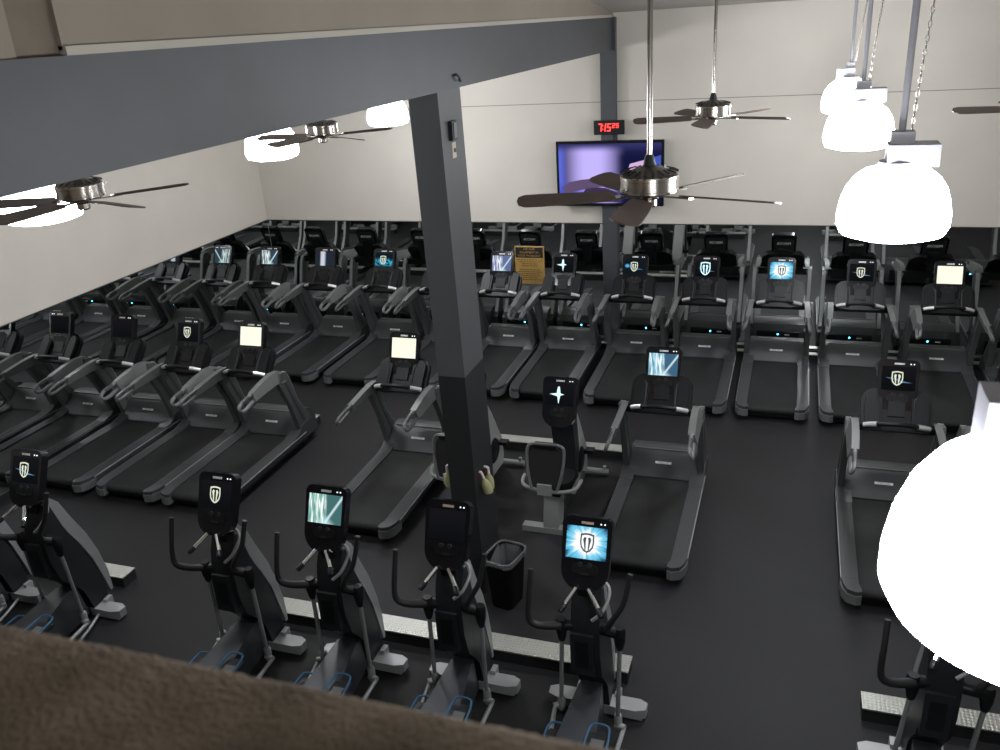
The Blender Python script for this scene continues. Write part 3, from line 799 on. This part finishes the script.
# ------------------------------------------------------------------ diamond plate cable covers
def cover(x0, x1, y0, y1, h, label):
    o = link('cable_cover', MB().box(x0, x1, y0, y1, h - .012, h, bev=.002).mesh('cable_cover', False), M['plate'])
    tag(o, label, 'cable cover', 'diamond plate cable covers on the floor')
    link('side_panel', MB().box(x0 + .004, x1 - .004, y0 + .004, y1 - .004, 0, h - .012).mesh('side_panel', False), M['steel_dark'], o)
cover(-4.62, -0.99, 5.30, 5.50, .12, 'long silver diamond plate cable cover crossing behind the front ellipticals')
cover(-7.60, -6.00, 5.38, 5.56, .12, 'silver cable cover under the two leftmost ellipticals')
cover(0.73, 3.2, 5.36, 5.54, .12, 'silver cable cover at the lower right under the nearest lamp')
cover(-8.5, -5.96, 9.03, 9.22, .12, 'silver cable cover in front of the left treadmill row')
cover(-4.5, -1.62, 8.97, 9.14, .12, 'silver cable cover in front of the exercise bikes and middle treadmills')
cover(-8.5, 5.0, 12.60, 12.70, .10, 'narrow silver cable cover between back row treadmills and mirror')

# ------------------------------------------------------------------ ceiling fans
def fan_meshes():
    t = {}
    t['rod'] = None
    t['motor'] = MB().lathe([(.142, .040), (.148, .036), (.148, .020), (.145, .018), (.145, -.030), (.148, -.032), (.148, -.042), (.13, -.050), (.07, -.058), (0, -.06)], 40).mesh('motor_housing', True, .5)
    t['top'] = MB().lathe([(0, .088), (.03, .086), (.05, .078), (.10, .060), (.143, .040), (.10, .036), (0, .036)], 40).mesh('motor_top')
    v = MB()
    for k in range(20):
        v.box(.075, .125, -.005, .005, .052, .058, mt=RZ(2 * PI * k / 20) @ T(0, 0, .0) @ RY(math.radians(17)) @ T(0, 0, .041))
    t['vents'] = v.mesh('vent_slots', False)
    t['yoke'] = MB().lathe([(0, .14), (.018, .14), (.024, .125), (.030, .10), (.034, .085), (0, .085)], 16).mesh('yoke')
    t['hub'] = MB().lathe([(0, -.055), (.05, -.06), (.055, -.075), (.042, -.085), (.042, -.115), (.030, -.125), (0, -.128)], 24).mesh('hub')
    br = MB().prism([(.05, -.018), (.11, -.012), (.19, -.030), (.235, -.035), (.245, 0), (.235, .035), (.19, .030), (.11, .012), (.05, .018)], -.004, .004, 'xy', mt=T(0, 0, -.068) @ RX(math.radians(-9)), bev=.002)
    t['iron'] = br.mesh('blade_iron')
    b = [(.19, -.055), (.30, -.062), (.55, -.072), (.64, -.070), (.672, -.045), (.68, 0), (.672, .045), (.64, .070), (.55, .072), (.30, .062), (.19, .055), (.175, 0)]
    t['blade'] = MB().prism(b, .004, .012, 'xy', mt=T(0, 0, -.068) @ RX(math.radians(-13)), bev=.002).mesh('blade')
    t['canopy'] = MB().lathe([(0, 0), (.07, 0), (.075, -.02), (.05, -.06), (.02, -.075), (0, -.075)], 24).mesh('ceiling_canopy')
    return t
FN = fan_meshes()
def fan(x, y, z, ang, label):
    r = empty('ceiling_fan', (x, y, z), 0); tag(r, label, 'ceiling fan', 'ceiling fans on long down rods')
    mo = link('motor_housing', FN['motor'], M['brushed'], r)
    link('motor_top', FN['top'], M['antique'], mo)
    link('vent_slots', FN['vents'], M['black'], mo)
    link('hub', FN['hub'], M['brushed'], mo)
    link('yoke', FN['yoke'], M['charcoal'], r)
    top = ceil_z(y) - z
    link('down_rod', MB().tube([(0, 0, .12), (0, 0, top)], .0135, 14).mesh('down_rod'), M['brushed'], r)
    link('ceiling_canopy', FN['canopy'], M['brushed'], r, T(0, 0, top))
    for k in range(5):
        mt = RZ(math.radians(ang + 72 * k))
        b = link('blade', FN['blade'], M['blade'], r, mt)
        link('blade_iron', FN['iron'], M['brushed'], b)
fan(-0.70, 4.40, 4.13, 197, 'large ceiling fan in the centre, in front of the television')
fan(-0.70, 7.80, 4.13, 194, 'ceiling fan behind the central one, against the pale back wall')
fan(1.80, 7.60, 4.15, 180, 'ceiling fan at the right edge, only a blade tip showing')
fan(-4.35, 4.38, 4.10, 52, 'ceiling fan at the far left under the grey beam, over the nearer left lamp')
fan(-4.25, 7.35, 4.11, 40, 'ceiling fan under the grey beam between the two farther left lamps')

# ------------------------------------------------------------------ high bay lamps
def lamp_meshes():
    t = {}
    sh = [(.11, -.05), (.160, -.065), (.205, -.10), (.242, -.155), (.264, -.22), (.275, -.29), (.275, -.345), (.255, -.385), (.19, -.405), (.10, -.412), (0, -.414)]
    t['shade'] = MB().lathe([(0, -.05)] + sh, 48).mesh('glowing_shade')
    t['collar'] = MB().lathe([(.0, -.02), (.095, -.02), (.100, -.04), (.100, -.068), (0, -.068)], 28).mesh('collar')
    t['box'] = MB().box(-.06, .18, -.08, .08, -.04, .068, bev=.006).mesh('ballast_box')
    t['top'] = MB().box(-.05, .06, -.05, .05, .068, .128, bev=.006).mesh('junction_box')
    return t
LM = lamp_meshes()
def highbay(x, y, z, label, flip=False):
    r = empty('high_bay_lamp', (x, y, z)); tag(r, label, 'hanging lamp', 'high bay lamps hung from the ceiling')
    top = ceil_z(y) - z
    link('glowing_shade', LM['shade'], M['lamp'], r)
    link('collar', LM['collar'], M['lampbox'], r)
    bx = link('ballast_box', LM['box'], M['lampbox'], r, RZ(PI) @ Matrix.Diagonal((.78, .62, 1, 1)) if flip else None)
    link('junction_box', LM['top'], M['lampbox'], bx)
    link('rod', MB().tube([(0, 0, .128), (0, 0, top - .02)], .0175, 12).mesh('rod'), M['lampbox'], r)
    ch = MB()
    n = 46
    for k in range(n):
        tt = (k + .5) / n
        zz = .128 + tt * (top - .16)
        xx = .045 + .10 * tt ** 1.3
        a = MB
        pts = [(xx + .008 * math.cos(q) * (1 if k % 2 else 0), .008 * math.cos(q) * (0 if k % 2 else 1), zz + .017 * math.sin(q)) for q in [2 * PI * j / 8 for j in range(8)]]
        ch.tube(pts, .0028, 5, 0, closed=True)
    link('safety_chain', ch.mesh('safety_chain'), M['brushed'], r)
highbay(.49, 1.60, 4.19, 'nearest hanging lamp, huge and glowing at the lower right', True)
highbay(.50, 4.85, 4.172, 'large glowing hanging lamp at upper right, second nearest of the right row')
highbay(.48, 7.85, 4.19, 'glowing hanging lamp in the right row, third from the balcony')
highbay(.50, 10.5, 4.18, 'farthest lamp of the right row, close to the back wall', True)
highbay(-5.20, 4.85, 4.195, 'glowing lamp at the far left below the beam, behind a fan')
highbay(-5.22, 7.95, 4.16, 'small glowing lamp below the middle of the grey beam')
highbay(-5.22, 10.8, 4.16, 'glowing lamp left of the steel column, lighting the back wall')

# ------------------------------------------------------------------ television, clock, notice
tvx0, tvx1, tvz0, tvz1, tvy = -3.395, -1.795, 2.30, 3.255, YB - .19
tv = link('television', MB().box(tvx0, tvx1, tvy, tvy + .05, tvz0, tvz1, bev=.006).mesh('television'), M['gloss'])
tag(tv, 'flat television with purple picture on the back wall above the mirror', 'television')
scr = link('screen', MB().quad([(tvx0 + .035, tvy - .002, tvz0 + .045), (tvx1 - .035, tvy - .002, tvz0 + .045), (tvx1 - .035, tvy - .002, tvz1 - .04), (tvx0 + .035, tvy - .002, tvz1 - .04)]).mesh('screen', False), SM['tv'], tv)
link('wall_bracket', MB().box(-2.85, -2.45, tvy + .05, YB - .12, 2.55, 3.0).mesh('wall_bracket', False), M['black'], tv)
sw, sh_ = (tvx1 - tvx0 - .07), (tvz1 - tvz0 - .085)
def tvp(name, pts, mm, k=0):
    q = [(tvx0 + .035 + u * sw, tvz0 + .045 + v * sh_) for u, v in pts]
    link(name, MB().prism(q, tvy - .0035 - k * .001, tvy - .0025 - k * .001, 'xz').mesh(name, False), G[mm], scr)
tvp('picture_arm', [(.02, .26), (.10, .36), (.22, .40), (.40, .43), (.50, .41), (.55, .37), (.585, .33), (.56, .25), (.50, .24), (.44, .28), (.34, .26), (.20, .22), (.08, .16)], 'skin')
tvp('picture_hand', [(.50, .30), (.53, .40), (.57, .36), (.60, .30), (.585, .24), (.55, .27)], 'pink', 1)
tvp('picture_sheet', [(.66, .44), (.70, .66), (.86, .73), (.86, .50)], 'pink')
tvp('picture_panel', [(.90, .50), (.92, .76), (.995, .80), (.995, .50)], 'tvblue')
tvp('picture_table', [(.22, .14), (.28, .28), (.46, .26), (.58, .18), (.60, .02), (.40, .02), (.36, .12)], 'tvdark')
tvp('picture_tablet', [(.215, .02), (.24, .15), (.38, .11), (.37, .02)], 'lightblue', 1)
tvp('picture_caption', [(.02, .02), (.02, .05), (.10, .05), (.10, .02)], 'tvwhite', 1)
tvp('picture_caption', [(.12, .02), (.12, .045), (.17, .045), (.17, .02)], 'violet', 1)

cy = YB - .17
ck0 = .04
ck = link('wall_clock', MB().box(-2.82, -2.375, cy, cy + .05, 3.335, 3.535, bev=.006).mesh('wall_clock'), M['black'])
tag(ck, 'black digital wall clock with red digits above the television', 'clock')
link('clock_mount', MB().box(-2.68, -2.58, cy + .05, YB - .12, 3.38, 3.48).mesh('clock_mount', False), M['black'], ck)
link('power_cord', MB().tube([(-2.50, cy + .04, 3.34), (-2.49, cy + .04, 3.22)], .006, 6).mesh('power_cord'), M['black'], ck)
link('power_cord', MB().tube([(-2.54, cy + .04, 3.34), (-2.53, cy + .04, 3.22)], .006, 6).mesh('power_cord'), M['black'], ck)
SEG = {'7': 'abc', '1': 'bc', '5': 'afgcd', '2': 'abged', '6': 'afgedc'}
def digit(ch, x, z, w, h, th):
    x += ck0; mb = MB(); y0, y1 = cy - .004, cy - .001
    s = SEG[ch]
    R_ = dict(a=(0, h - th, w, h), g=(0, h / 2 - th / 2, w, h / 2 + th / 2), d=(0, 0, w, th), f=(0, h / 2, th, h), b=(w - th, h / 2, w, h), e=(0, 0, th, h / 2), c=(w - th, 0, w, h / 2))
    for k in s:
        a = R_[k]; sl = .12
        pts = [(x + a[0] + sl * a[1], z + a[1]), (x + a[2] + sl * a[1], z + a[1]), (x + a[2] + sl * a[3], z + a[3]), (x + a[0] + sl * a[3], z + a[3])]
        mb.prism(pts, y0, y1, 'xz')
    link('digit', mb.mesh('digit', False), M['digit'], ck)
digit('7', -2.800, 3.385, .052, .108, .012)
digit('1', -2.742, 3.385, .052, .108, .012)
digit('5', -2.668, 3.385, .052, .108, .012)
digit('2', -2.590, 3.432, .036, .062, .009)
digit('5', -2.535, 3.432, .036, .062, .009)
cl = MB()
for zz in (3.405, 3.455): cl.box(-2.692, -2.682, cy - .004, cy - .001, zz, zz + .016)
link('colon', cl.mesh('colon', False), M['digit'], ck)

sy = YB - .016
sg = link('gym_notice', MB().box(-4.185, -3.70, sy - .012, sy, 1.00, 1.615, bev=.003).mesh('gym_notice', False), M['sign_gold'])
tag(sg, 'gold notice with a black heading fixed to the back mirror', 'notice')
link('heading_panel', MB().box(-4.17, -3.715, sy - .0145, sy - .0115, 1.43, 1.60).mesh('heading_panel', False), M['sign_black'], sg)
for s_, z_ in (('USE OUR', 1.572), ('EQUIPMENT IN', 1.517), ('YOUR WORKOUT', 1.462)):
    link('heading_text', text_mesh(s_, .046, .0006, .0), M['sign_gold'], sg, T(-3.9425, sy - .0152, z_) @ RX(PI / 2))
wd = [.42, .40, .26, .26, .0, .34, .40, .30, .30, .26, .36]
for k, w_ in enumerate(wd):
    if w_ == 0: continue
    mbt = MB(); xx = -3.9425 - w_ / 2
    rr = random.Random(k)
    while xx < -3.9425 + w_ / 2:
        l = rr.uniform(.02, .055); mbt.box(xx, min(xx + l, -3.9425 + w_ / 2 + .01), sy - .0135, sy - .0118, 1.392 - k * .033, 1.402 - k * .033); xx += l + .010
    link('body_text', mbt.mesh('body_text', False), M['sign_black'], sg)

# ------------------------------------------------------------------ on the column: thermostat, switch, hook, spray bottles
th = link('thermostat', MB().box(-2.549, -2.515, 6.30, 6.40, 4.11, 4.255, bev=.008).mesh('thermostat'), M['charcoal'])
tag(th, 'small thermostat box on the upper right face of the steel column', 'thermostat')
link('cover', MB().box(-2.516, -2.508, 6.325, 6.385, 4.125, 4.24, bev=.004).mesh('cover'), M['tl'], th)
swp = link('light_switch', MB().box(-2.549, -2.541, 6.34, 6.42, 3.97, 4.09, bev=.003).mesh('light_switch'), M['ivory'])
tag(swp, 'ivory switch plate below the thermostat on the steel column', 'light switch')
link('toggle', MB().box(-2.541, -2.528, 6.373, 6.387, 4.015, 4.045, bev=.002).mesh('toggle'), M['brown'], swp)
hk = link('beam_hook', MB().tube([(-2.549, 6.50, 4.575), (-2.52, 6.50, 4.58), (-2.51, 6.53, 4.56), (-2.515, 6.56, 4.53), (-2.53, 6.56, 4.545)], .010, 8, 3).mesh('beam_hook'), M['steel'])
tag(hk, 'small bent hook on the beam just above the steel column', 'hook')
def spray(x, y, z, rot, label, peg=0):
    r = empty('spray_bottle', (x, y, z)); r.rotation_euler = rot; r.scale = (.85, .85, .85); tag(r, label, 'spray bottle', 'cleaning spray bottles hung at the column')
    link('bottle', MB().lathe([(0, 0), (.045, 0), (.052, .015), (.054, .09), (.046, .13), (.022, .165), (.016, .185), (0, .185)], 24, sq=.75).mesh('bottle'), M['bottle'], r)
    link('nozzle', MB().tube([(0, 0, .18), (0, 0, .235), (-.012, 0, .255), (-.05, 0, .26)], [.015, .013, .014, .012], 10, 2).mesh('nozzle'), M['white'], r)
    link('trigger', MB().tube([(-.02, 0, .245), (-.036, 0, .215), (-.038, 0, .19)], .008, 8, 2).mesh('trigger'), M['red'], r)
spray(-2.425, 6.27, 1.02, (0, math.radians(-16), 0), 'pale green spray bottle hanging tilted on the right face of the column', 1)
spray(-2.465, 6.40, .99, (0, 0, 0), 'pale green spray bottle hanging upright behind the tilted one', 1)
spray(-2.835, 6.34, 1.00, (0, math.radians(4), PI), 'pale green spray bottle hanging on the left side of the column', 1)

# ------------------------------------------------------------------ waste bin
r = empty('waste_bin', (-2.255, 6.10, 0), math.radians(-12)); tag(r, 'black waste bin with a clear plastic liner right of the steel column', 'waste bin')
def rr3(w, d, z, rad, n=6): return [(u, v, z) for u, v in rrect(w, d, rad, n)]
def loft(layers, closed_bottom=True):
    mb = MB(); L = [[mb.bm.verts.new(p) for p in ly] for ly in layers]
    n = len(L[0])
    for A, B in zip(L, L[1:]):
        for i in range(n): mb.bm.faces.new((A[i], A[(i + 1) % n], B[(i + 1) % n], B[i]))
    if closed_bottom: mb.bm.faces.new(L[0][::-1])
    return mb
link('bin_body', loft([rr3(.22, .27, 0, .06), rr3(.28, .36, .49, .08), rr3(.29, .37, .51, .08), rr3(.265, .34, .51, .07), rr3(.20, .25, .03, .05)]).mesh('bin_body'), M['bin'], r)
lay = []
rnd = random.Random(3)
for w_, d_, z_, am in ((.300, .380, .47, .006), (.302, .384, .50, .004), (.304, .386, .523, .003), (.280, .36, .525, .004), (.25, .32, .44, .02), (.18, .24, .30, .03), (.10, .14, .26, .03)):
    ly = rr3(w_, d_, z_, .08, 8)
    lay.append([(u * (1 + rnd.uniform(-am, am) * 6), v * (1 + rnd.uniform(-am, am) * 6), z + rnd.uniform(-am, am)) for u, v, z in ly])
link('liner', loft(lay, False).mesh('liner', True, .3), M['liner'], r)
